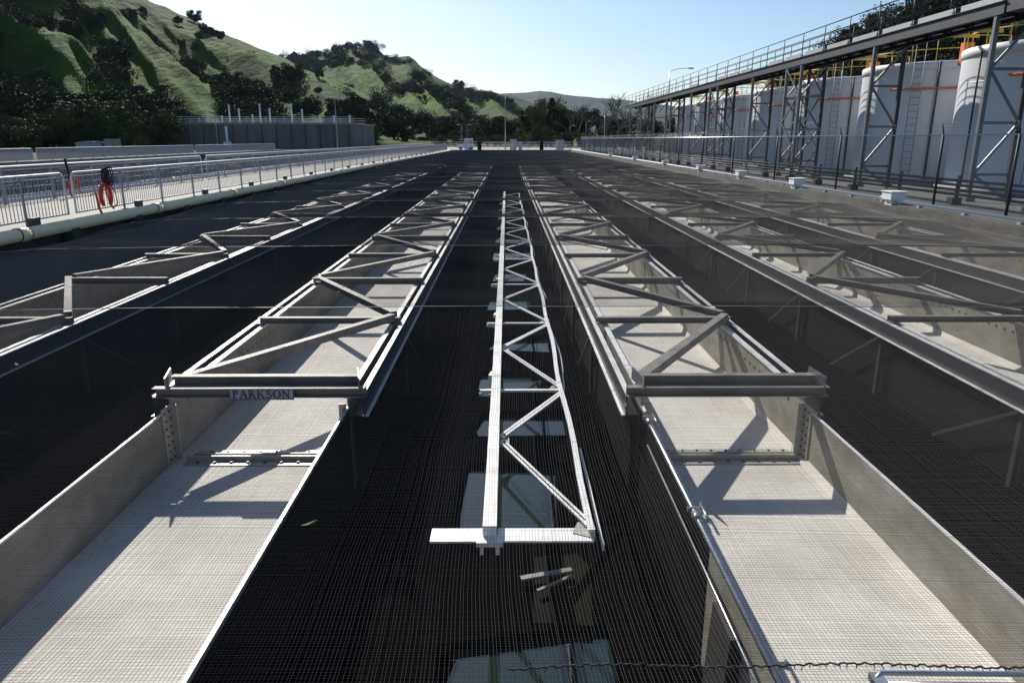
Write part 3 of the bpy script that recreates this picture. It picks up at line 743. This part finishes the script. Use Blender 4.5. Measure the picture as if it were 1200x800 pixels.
# wide landing at the near end running off to the right
ld_ = MB(); ld_.box(PX0, 22, pya-1.6, pya-.003, PZ+.02, PZ+.34); ld_.build('landing', 'platsteel', pf)
rl = MB()
for z in (PZ+.78, PZ+1.12, PZ+1.48): rl.tube([(PX0, pya, z), (PX0, pya-1.6, z), (22, pya-1.6, z)], .022, 6)
rl.build('railing', 'platsteel', pf)
def tower(y, dense):
    t = bpy.data.objects.new('support_tower', None); C.objects.link(t); t.parent = pf
    ysl = (y, y+2.0) if dense else (y,)
    Z0, Z1 = -.1, PZ-.022
    for yy in ysl:
        for x in (PX0, PX1-.15):
            MB().chan((x, yy, Z0), (x, yy, Z1), .14, .13, .02, 1, up=(0,1,0)).cbox((x, yy, Z0+.06), (.3, .3, .12)).build('leg', 'platsteel' if x > PX0 else 'brace', t)
        bm_ = MB()
        hs = (.75, 2.35, 3.95)
        for z in hs: bm_.bar((PX0, yy, z), (PX1-.15, yy, z), .06, .09)
        zz = [-.05]+list(hs)+[PZ-.1]
        for i in range(4):
            a, b2_ = (PX0, PX1-.15) if i % 2 else (PX1-.15, PX0)
            bm_.bar((a, yy-.05, zz[i]), (b2_, yy-.05, zz[i+1]), .05, .08)
        bm_.build('cross_bracing', 'brace', t)
    if dense:
        for x in (PX0, PX1-.15):
            bm_ = MB()
            for i in range(4):
                a, b2_ = (y, y+2.) if i % 2 else (y+2., y)
                bm_.bar((x-.05, a, -.05+i*1.38), (x-.05, b2_, -.05+(i+1)*1.38), .05, .08)
                bm_.bar((x, y, 1.3+i*1.38), (x, y+2., 1.3+i*1.38), .05, .07)
            bm_.build('side_bracing', 'brace', t)
for k in range(10):
    tower(23.9+7.6*k, k % 2 == 0 and k > 0)
# lamp hanging at the platform tower
# ------------------------------------------------------------------ street lamps
def lamp(x, y, h, label, arm=-1.2, cat='street lamp', head=True):
    t = thing('street_lamp', label, cat, 'lamp posts around the plant', (x, y, -.1))
    MB().tube([(0,0,0), (0,0,h*.5), (0,0,h)], [.10, .08, .055], 8).cbox((0,0,.15), (.35,.35,.3)).build('pole', 'galv', t)
    if arm:
        MB().tube([(0,0,h-.1), (arm*.4,0,h+.28), (arm,0,h+.38)], .04, 6).build('arm', 'galv', t)
    s = 1 if arm >= 0 else -1
    MB().cbox((arm+s*.3, 0, h+.36), (.8, .34, .16)).cbox((arm+s*.35, 0, h+.27), (.5, .26, .06)).build('lamp_head', 'whitepaint', t)
    return t
def pole_at(px, ytop, zc, label, arm=-1.2):
    d = pdir(px, ytop); t = zc/(d.dot(pdir(600, 400)))
    lamp(d.x*t, d.y*t, CAMZ+d.z*t+.1-.38, label, arm)
pole_at(86, 119, 120, 'lamp post at far left with its arm pointing left, before the dark trees', -2.0)
pole_at(250, 119, 130, 'lamp post at the left end of the concrete block building', -.8)
pole_at(392, 114, 130, 'tall lamp post before the right end of the concrete block building', .6)
pole_at(132, 148, 175, 'small distant lamp post before the dark trees, third from the left', -.6)
pole_at(33, 148, 175, 'small distant lamp post nearest the left edge of the picture', -.6)
pole_at(176, 145, 175, 'small distant lamp post just right of the third one on the left', -.6)
pole_at(208, 145, 175, 'small distant lamp post close to the left end wall of the concrete building', -.6)
pole_at(592, 111, 140, 'tall thin lamp post rising in the centre behind the far railing', .5)
pole_at(541, 146, 190, 'left one of the two short lamp posts left of the centre pole', -.6)
pole_at(547, 146, 200, 'right one of the two short lamp posts left of the centre pole', .6)
pole_at(709, 133, 135, 'lamp post at the far end of the chain link fence, left of the platform', .5)
pole_at(687, 142, 170, 'lamp post in front of the bare trees behind the far railing', .6)
pole_at(668, 147, 180, 'small lamp post between the conifer and the bare trees', .6)
t = pole_at(785, 80, 100, 'curved arm lamp standing above the far part of the platform', 2.6)

# ------------------------------------------------------------------ far end of the basin
def railing(label, x0, y0, x1, y1, h=1.07, step=2.4, m='whitepaint', z0=-.02, name='guard_rail'):
    t = thing(name, label, 'railing'); L = math.hypot(x1-x0, y1-y0); n = max(1, int(L/step))
    rl = MB()
    for z in (h, h*.62, h*.25): rl.tube([(x0,y0,z0+z), (x1,y1,z0+z)], .035, 6)
    rl.build('rail', m, t)
    ps = [MB().tube([(x0+(x1-x0)*i/n, y0+(y1-y0)*i/n, z0), (x0+(x1-x0)*i/n, y0+(y1-y0)*i/n, z0+h)], .035, 6) for i in range(n+1)]
    for p in ps: p.build('post', m, t)
    return t
railing('pale railing across the far end of the netted basin, left stretch', -10.2, Y1+1.2, -4.6, Y1+1.2)
railing('pale railing across the far end of the netted basin, right stretch', -4.2, Y1+1.2, 11.5, Y1+1.2, 1.2)
railing('outer railing behind the far apron, seen above the near one', -20, Y1+16, 34, Y1+16, 1.3)
for k, (x, lab) in enumerate(((-5.0, 'left'), (6.3, 'right'))):
    t = thing('end_post', f'dark square post at the {lab} side of the far basin railing', 'post')
    MB().box(x-.35, x+.35, Y1+.3, Y1+1, -.02, 1.35).build('post_body', 'rope', t); MB().box(x-.42, x+.42, Y1+.25, Y1+1.05, 1.352, 1.42).build('cap', 'darksteel', t)
t = thing('utility_cart', 'small pale utility cart parked behind the far left railing', 'cart', None, (-7.7, Y1+4.5, -.1))
MB().prism([(-1.5, .35), (1.5, .35), (1.5, .95), (.9, 1.0), (.9, 1.0), (-1.5, .95)], 'y', -.6, .6).build('body', 'whitepaint', t)
MB().box(-1.2, .95, -.62, .62, 1.85, 1.93).build('roof', 'white', t)
for x in (-1.1, .85):
    for y in (-.55, .55): MB().tube([(x, y, .95), (x, y, 1.86)], .04, 6).build('roof_post', 'darksteel', t)
MB().box(-.4, .2, -.5, .5, .96, 1.45).build('seat', 'signblue', t)
for x in (-.95, .95):
    for y in (-.6, .6): MB().tube([(x, y-.1, .28), (x, y+.1, .28)], .28, 16).build('wheel', 'rope', t)
for k, (x, dx, y, h, lab) in enumerate(((0.6, 1.2, Y1+5, 1.7, 'grey control cabinet standing in the middle behind the far railing'), (2.2, .7, Y1+6, 1.3, 'shorter grey cabinet right of the middle control cabinet'),
        (9.2, 1.4, Y1+4, 1.6, 'grey cabinet behind the right end of the far railing'), (-8.2+.0, 1.6, Y1+9.5, 1.9, 'pale cabinet behind the utility cart'))):
    t = thing('control_cabinet', lab, 'cabinet', 'cabinets at the far end of the basin')
    MB().box(x, x+dx, y, y+.7, -.1, h).build('cabinet_body', 'signblue' if k != 3 else 'whitepaint', t)
    MB().box(x-.05, x+dx+.05, y-.05, y+.75, h+.002, h+.08).build('cabinet_roof', 'whitepaint', t)
    MB().box(x+.08, x+dx/2-.02, y-.02, y-.002, .1, h-.12).build('door', 'kick', t); MB().box(x+dx/2+.02, x+dx-.08, y-.02, y-.002, .1, h-.12).build('door', 'kick', t)
# hedge-like berm rail at right
t = railing('long low wooden rail fence behind the right part of the far apron', 14, 150, 60, 150, 1.5, m='olive', name='rail_fence')

# concrete block building with roof railing and white vents
D = 150.0
bx0, bx1, by = -68, -29.5, 146
bz = 4.55
bd = thing('concrete_building', 'long low grey concrete building with railings and white vent pipes on its roof', 'building')
bb = MB(); bb.box(bx0, bx1, by, by+22, -.2, bz)
bb.build('wall', mat('building_concrete', (.20, .195, .19), .9, 0, .4, .5, col2=(.11, .105, .10), stretch=(1, 1, .15)), bd)
MB().box(bx0-.2, bx1+.2, by-.25, by+22.2, bz+.003, bz+.35).build('roof_edge', 'conc', bd)
for k in range(14): MB().box(bx0+1+k*2.8, bx0+1.25+k*2.8, by-.18, by-.002, -.2, bz).build('pilaster', 'concwall', bd)
rl = MB()
for z in (.5, .95, 1.4): rl.tube([(bx0, by-.1, bz+z), (bx1, by-.1, bz+z)], .04, 6); rl.tube([(bx0, by+12, bz+z), (bx1, by+12, bz+z)], .04, 6)
for x in np.arange(bx0, bx1, 1.8): rl.tube([(x, by-.1, bz+.3), (x, by-.1, bz+1.4)], .035, 6)
rl.build('roof_railing', 'whitepaint', bd)
for px, hh_ in ((252, 2.2), (268, 1.2), (277, 3.2), (288, 2.5), (303, 1.4), (312, 3.4), (323, 2.6), (348, 3.4), (360, 2.4), (380, 1.4), (396, 1.2), (414, 1.3)):
    x = (px-594)/850*(by+5)*.97
    MB().tube([(x, by+4, bz+.3), (x, by+4, bz+.4+hh_)], .16, 10).tube([(x, by+4, bz+.4+hh_), (x, by+4, bz+.55+hh_)], .24, 10).build('vent_pipe', 'whitepaint', bd)
t = thing('standpipe', 'white upright pipe standing in front of the concrete building', 'pipe')
MB().tube([(-53, 143, -.1), (-53, 143, 4.2)], .22, 10).build('pipe', 'white', t); MB().cbox((-53, 143, .6), (1.3, .8, 1.6)).build('valve_box', 'whitepaint', t)
t = thing('equipment_shed', 'low pale equipment hut at the foot of the dark trees on the left', 'hut')
MB().box(-67.5, -63.5, 118, 121, -.1, 1.3).build('wall', 'signblue', t); MB().prism([(-67.7, 1.302), (-63.3, 1.302), (-65.5, 1.6)], 'y', 117.8, 121.2).build('roof', 'kick', t)
MB().box(-63, -61.4, 118, 120, -.1, 1.9).build('annex', 'conc', t)

hz = MB().box(-5800, 2500, -40, 6000, -4.6, 420).build('haze', 'conc'); hz['kind'] = 'stuff'; hz['label'] = 'thin blue air haze over the whole valley'
hm = bpy.data.materials.new('haze_air'); hm.use_nodes = True; hn = hm.node_tree; hn.nodes.remove(hn.nodes['Principled BSDF'])
pv = hn.nodes.new('ShaderNodeVolumePrincipled'); pv.inputs['Color'].default_value = (.6, .76, 1, 1); pv.inputs['Density'].default_value = .000025; pv.inputs['Anisotropy'].default_value = .2
hn.links.new(pv.outputs[0], hn.nodes['Material Output'].inputs['Volume']); hz.data.materials.clear(); hz.data.materials.append(hm)
# ------------------------------------------------------------------ hills
def interp(xs, ys, x): return float(np.interp(x, xs, ys))
def fbm(p, o=4): return noise.fractal(Vector(p), .9, 2.1, o, noise_basis='PERLIN_ORIGINAL')
class Hill:
    def __init__(s, sil, r0, r1, amp, freq, skew, prof=1.3, seed=0., rback=1.35, rb0=None):
        s.az = []; s.tz = []
        for x, y in sil: a, e = azel(x, y); s.az.append(a); s.tz.append(max(e, -.002))
        s.r0, s.r1, s.amp, s.freq, s.skew, s.prof, s.seed, s.rback = r0, r1, amp, freq, skew, prof, seed, rback
    def pt(s, a, t):
        r = s.r0+(s.r1-s.r0)*t
        H = CAMZ+.12+s.r1*interp(s.az, s.tz, a)
        H *= 1+.015*noise.noise(Vector((a*70, 5, s.seed)))
        if t <= 1:
            z = H*(t**s.prof)
            q = a*s.freq+t*s.skew
            rg = 1-abs(noise.noise(Vector((q, t*1.1, s.seed))))*2.2
            rg2 = 1-abs(noise.noise(Vector((q*2.7+3, t*2.6, s.seed+4))))*2.2
            en = math.sin(PI*min(1, t))**.8
            rg3 = 1-abs(noise.noise(Vector((q*7+3, t*6, s.seed+9))))*2.2
            z += H*s.amp*(rg*.75+rg2*.34+rg3*.09-.5)*en + H*.02*fbm((a*60, t*8, s.seed))*en
        else:
            z = H*(1-((t-1)/(s.rback-1+.001))**1.5*.6)
        return (r*math.sin(a), r*math.cos(a), max(z, 0)-.12 - (1-min(t*30, 1))*2)
    def build(s, name, m, na, ntt):
        A = np.linspace(s.az[0], s.az[-1], na); T = np.concatenate([np.linspace(0, 1, ntt), np.linspace(1.02, s.rback, 8)])
        V = np.array([s.pt(a, t) for a in A for t in T]); k = len(T)
        i = np.arange(na-1)[:, None]*k+np.arange(k-1)[None]; i = i.ravel()
        F = np.stack([i, i+k, i+k+1, i+1], 1)
        o = raw(name, V, F, m, None, True); o['kind'] = 'structure'; return o
hA = Hill([(-260,-150),(-120,-120),(0,-72),(90,-36),(175,0),(240,30),(290,52),(335,69),(352,80),(400,98),(434,112),(470,130),(500,148),(530,158),(560,166)], 185, 560, .24, 9, 2.2, 1.15, 1.3)
hA.build('grassy_hillside', M['hill'], 420, 150)
hB = Hill([(200,95),(260,80),(310,72),(345,68),(372,66),(395,60),(415,58),(430,55.5),(441,57),(452,66),(462,67),(479,66),(486,70),(492,77),(510,90),(530,99),(548,107),(575,113),(600,122),(630,136),(660,150),(690,163)], 330, 1050, .19, 16, 2.6, 1.2, 7.7)
hB.build('ridge_hill', M['hill'], 460, 130)
hC = Hill([(480,112),(520,110),(548,107.5),(560,106),(572,107),(590,111),(605,113),(625,122),(650,135),(680,150),(720,163)], 1200, 2200, .10, 22, 2, 1.2, 3.3)
hC.build('distant_hill', M['hillfar'], 160, 60)
hD = Hill([(500,118),(545,113),(580,111),(600,109),(615,109),(632,106.5),(645,107.5),(660,111),(690,114),(740,118),(800,126),(900,150),(960,163)], 3000, 5200, .06, 22, 2, 1.2, 9.1)
hD.build('far_ridge', M['hillfar'], 200, 50)
hE = Hill([(760,165),(840,135),(900,105),(960,72),(990,52),(1017,37),(1054,18),(1080,-2),(1140,-30),(1220,-60),(1350,-90)], 130, 330, .10, 9, 1.5, 1.1, 5.5)
hE.build('wooded_hillside', M['hillscrub'], 240, 70)

# ------------------------------------------------------------------ trees
def leaf_cloud(centers, radii, n, size, seed, flat=.75):
    g = np.random.default_rng(seed); ci = g.integers(0, len(centers), n)
    c = np.array(centers)[ci]; r = np.array(radii)[ci]
    d = g.normal(size=(n, 3)); d /= np.linalg.norm(d, axis=1)[:, None]
    rad = (g.random(n)**.45)[:, None]
    p = c+d*rad*r[:, None]*np.array([1, 1, flat])
    u = g.normal(size=(n, 3)); u /= np.linalg.norm(u, axis=1)[:, None]
    v = np.cross(u, g.normal(size=(n, 3))); v /= np.linalg.norm(v, axis=1)[:, None]
    s = size*(.6+g.random(n)*.8)[:, None]
    V = np.stack([p-u*s, p+v*s*.55, p+u*s, p-v*s*.55], 1).reshape(-1, 3)
    F = np.arange(n*4).reshape(n, 4)
    return V, F
def branch_set(mb, p, d, L, r, depth, g, tips, spread=.6, kids=3, nseg=6):
    q = p+d*L; mid = p+d*L*.5+Vector((g.uniform(-1,1), g.uniform(-1,1), 0))*L*.06
    mb.tube([p, mid, q], [r, r*.8, r*.6], nseg, cap=False)
    tips.append(q)
    if depth == 0: return
    for k in range(kids):
        nd = (d+Vector((g.uniform(-1,1), g.uniform(-1,1), g.uniform(-.35,.6)))*spread*1.3).normalized()
        branch_set(mb, p+d*L*g.uniform(.55, 1), nd, L*g.uniform(.55, .8), r*.58, depth-1, g, tips, spread, kids, max(3, nseg-1))
def make_tree(name, cat, label, group, H, kind, seed, leaves=2500, lsize=.3, mleaf='oak'):
    g = random.Random(seed); t = thing(name, label, cat, group)
    mb = MB(); tips = []
    if kind == 'oak':
        branch_set(mb, Vector((0,0,-.5)), Vector((.05,0,1)), H*.35, H*.035, 2, g, tips, .75, 4)
        cs = []; rs = []
        for k in range(18):
            a = g.uniform(0, 2*PI); rr = H*.42*math.sqrt(g.random()); z = H*(.42+.40*g.random())
            rr *= 1.15-abs(z/H-.55)*1.3
            cs.append((rr*math.cos(a), rr*math.sin(a), z)); rs.append(H*g.uniform(.11, .21))
        cs += [(0, 0, H*.82)]; rs += [H*.16]
        V, F = leaf_cloud(cs, rs, leaves, lsize, seed)
        mb.build('trunk', 'bark', t); raw('crown', V, F, M[mleaf], t)
    elif kind == 'bush':
        branch_set(mb, Vector((0,0,-.3)), Vector((0,0,1)), H*.3, H*.04, 1, g, tips, .9, 4)
        cs = []; rs = []
        for k in range(9):
            a = g.uniform(0, 2*PI); rr = H*.5*math.sqrt(g.random()); cs.append((rr*math.cos(a), rr*math.sin(a), H*g.uniform(.25, .7))); rs.append(H*g.uniform(.2, .32))
        V, F = leaf_cloud(cs, rs, leaves, lsize, seed, .9)
        mb.build('trunk', 'bark', t); raw('crown', V, F, M[mleaf], t)
    elif kind == 'conifer':
        mb.tube([(0,0,-.3), (0,0,H*.95)], [H*.025, H*.004], 8); cs = []; rs = []
        for k in range(60):
            z = H*(.12+.86*(k/60)); w_ = H*.20*(1-z/H)**.8+.15; a = g.uniform(0, 2*PI)
            rr = w_*g.uniform(.4, 1); cs.append((rr*math.cos(a), rr*math.sin(a), z)); rs.append(w_*.45+.1)
        V, F = leaf_cloud(cs, rs, leaves, lsize, seed, .5)
        mb.build('trunk', 'bark', t); raw('crown', V, F, M[mleaf], t)
    elif kind == 'bare':
        branch_set(mb, Vector((0,0,-.3)), Vector((.05,0,1)), H*.30, H*.019, 5, g, tips, .62, 3, 6)
        mb.build('branches', 'barebark', t)
    elif kind == 'far':
        cs = []; rs = []
        for k in range(12):
            a = g.uniform(0, 2*PI); rr = H*.42*math.sqrt(g.random()); cs.append((rr*math.cos(a), rr*math.sin(a), H*g.uniform(.35, .78))); rs.append(H*g.uniform(.14, .26))
        V, F = leaf_cloud(cs, rs, leaves, lsize, seed, .8)
        mb.tube([(0,0,-1), (0,0,H*.5)], [H*.05, H*.03], 6).build('trunk', 'bark', t); raw('crown', V, F, M[mleaf], t)
    return t
class Kind:
    def __init__(s, *protos): s.p = list(protos); s.used = [False]*len(protos); s.i = 0
    def put(s, loc, scale=1., rz=None, label=None, group=None):
        k = random.randrange(len(s.p)); p = s.p[k]
        if s.used[k]: o = copy_tree(p)
        else: o = p; s.used[k] = True
        o.location = loc; o.rotation_euler.z = random.uniform(0, 6.28) if rz is None else rz
        o.scale = (scale*random.uniform(.9, 1.15), scale*random.uniform(.9, 1.15), scale*random.uniform(.85, 1.1))
        if label: o['label'] = label
        if group: o['group'] = group
        return o
    def flush(s):
        for u, p in zip(s.used, s.p):
            if not u:
                for ch in list(p.children): bpy.data.objects.remove(ch)
                bpy.data.objects.remove(p)
farK = Kind(*[make_tree('oak_tree', 'tree', '', '', 10, 'far', 30+i, 2600, .42, 'oak') for i in range(4)])
oakK = Kind(*[make_tree('oak_tree', 'tree', '', '', 11, 'oak', 50+i, 5200, .26, 'oak') for i in range(3)])
bushK = Kind(*[make_tree('leafy_tree', 'tree', '', '', 7, 'bush', 60+i, 3600, .22, 'oak2') for i in range(2)])
olvK = Kind(make_tree('leafy_tree', 'tree', '', '', 12, 'oak', 71, 4800, .24, 'olive'))
conK = Kind(make_tree('conifer_tree', 'tree', '', '', 14, 'conifer', 80, 5000, .28, 'conifer'))
bareK = Kind(*[make_tree('bare_tree', 'tree', '', '', 11, 'bare', 90+i) for i in range(3)])
# oaks on the hills, in gullies and clumps
def sow(hill, n, label, group, x0, x1, t0, t1, size, thr, fn=None, sd=0.):
    c = 0; tries = 0
    a0 = azel(x0, 160)[0]; a1 = azel(x1, 160)[0]
    while c < n and tries < 30000:
        tries += 1
        a = random.uniform(a0, a1); t = random.uniform(t0, t1)
        v = noise.noise(Vector((a*14+t*2.2+sd, t*3.2, 2.2+sd)))*.75+noise.noise(Vector((a*45, t*9, sd)))*.45
        if fn: v += fn(a, t)
        if v < thr: continue
        p = hill.pt(a, t)
        farK.put((p[0], p[1], p[2]-1), size*random.uniform(.55, 1.2), label=label, group=group); c += 1
sow(hA, 125, 'dark rounded oak on the big grassy hillside at the left', 'oaks scattered on the left hillside', -60, 480, .08, .60, .85, .2)
sow(hA, 25, 'small dark oak near the skyline of the left hillside', 'oaks near the left skyline', 0, 440, .6, 1.0, .7, .3, sd=4)
sow(hB, 125, 'dark oak on the wooded ridge behind the left hill', 'oaks on the ridge behind', 300, 620, .12, 1.0, 1.1, .1, lambda a, t: .35 if (a < azel(445, 100)[0] and t > .5) else 0)
sow(hE, 20, 'dark tree on the steep wooded hillside behind the tanks', 'trees on the right hillside', 960, 1230, .35, 1.02, 1.0, -1)
# woods that read as one mass in the gullies
def woods(name, label, hill, n, x0, x1, t0, t1, size, thr, fn=None, sd=0.):
    a0 = azel(x0, 160)[0]; a1 = azel(x1, 160)[0]; cs = []; rs = []
    tries = 0
    while len(cs) < n and tries < 60000:
        tries += 1; a = random.uniform(a0, a1); t = random.uniform(t0, t1)
        v = noise.noise(Vector((a*14+t*2.2+sd, t*3.2, 2.2+sd)))*.75+noise.noise(Vector((a*45, t*9, sd)))*.45
        if fn: v += fn(a, t)
        if v < thr: continue
        p = hill.pt(a, t); s = size*random.uniform(.5, 1.2)
        for j in range(3): cs.append((p[0]+random.uniform(-1,1)*s*.7, p[1]+random.uniform(-1,1)*s*.7, p[2]+s*random.uniform(.3, .9))); rs.append(s*random.uniform(.5, .8))
    V, F = leaf_cloud(cs, rs, len(cs)*130, size*.075, 5, .8)
    tag(raw(name, V, F, M['oak']), label, 'woodland', None, 'stuff')
woods('woodland', 'dense dark oak woodland filling the gullies of the left hillside', hA, 1500, -140, 440, .03, .42, 4.0, .18)
woods('woodland', 'dense dark oak woodland covering the ridge behind the left hill', hB, 1900, 280, 640, .08, 1.0, 7, .10, lambda a, t: .35 if (a < azel(445, 100)[0] and t > .5) else 0)
woods('woodland', 'dense dark woodland covering the hillside behind the tanks', hE, 900, 900, 1260, .15, 1.02, 5, -1)
woods('woodland', 'bushes and woodland at the low foot of the ridge in the middle', hB, 400, 400, 640, .0, .14, 7, -.3, sd=9)
# belt of trees at the foot of the left hill
a0, a1 = azel(-60, 165)[0], azel(222, 165)[0]
for i in range(64):
    a = a0+(a1-a0)*(i+random.uniform(-.4, .4))/64; r = random.uniform(140, 200)
    (oakK if r > 165 else bushK).put((r*math.sin(a), r*math.cos(a), -.2), random.uniform(.75, 1.3),
        label='dark leafy tree in the belt at the foot of the left hill', group='tree belt at the foot of the left hill')
# far background belt right of the building, by the foot of the hills
for i in range(34):
    px = 432+i*6.2+random.uniform(-3, 3); a = azel(px, 165)[0]; r = random.uniform(215, 330)
    (oakK if random.random() < .5 else bushK).put((r*math.sin(a), r*math.cos(a), -.3), random.uniform(.5, .95),
        label='low dark tree at the valley foot behind the far end of the basins', group='low trees in the valley')
# central group
def ctree(K, px, r, s, label, group='tree group behind the far end of the basin'):
    a = azel(px, 165)[0]; K.put((r*math.sin(a), r*math.cos(a), -.2), s, label=label, group=group)
ctree(olvK, 640, 205, 1.05, 'yellow green leafy tree left of the dark conifer')
ctree(conK, 646, 190, .82, 'tall pointed dark conifer in the middle tree group')
ctree(oakK, 622, 215, .95, 'dark round tree at the left end of the middle tree group')
ctree(olvK, 630, 225, .75, 'smaller yellow green tree at the left of the middle tree group')
ctree(bushK, 634, 175, .8, 'pale low bushy tree in front of the middle tree group')
for px, r, s in ((660, 200, 1.1), (671, 210, 1.2), (683, 205, 1.15), (696, 215, 1.1), (712, 220, 1.0), (728, 225, 1.05), (745, 225, 1.0), (765, 230, 1.0), (790, 235, 1), (815, 235, 1)):
    ctree(oakK, px, r, s*.8, 'dark tree behind the bare branches right of the conifer')
for px, r, s in ((690, 175, 1.15), (700, 180, 1.1), (710, 165, 1.2), (722, 160, 1.15), (735, 165, 1.2), (748, 170, 1.2), (762, 170, 1.25), (678, 185, 1.1), (728, 180, 1.25), (668, 178, 1.1)):
    ctree(bareK, px, r, s*1.1, 'leafless tree with fine grey branches between conifer and platform')
for px, r, s in ((600, 190, .5), (612, 185, .55), (655, 180, .6), (668, 175, .6), (684, 170, .55), (698, 172, .6), (715, 175, .6), (732, 178, .7), (750, 180, .7), (580, 195, .5), (560, 200, .5), (535, 200, .5), (515, 200, .55)):
    ctree(bushK, px, r, s, 'low green bush along the foot of the far trees', 'low bushes behind the far apron')
for K in (farK, oakK, bushK, olvK, conK, bareK): K.flush()
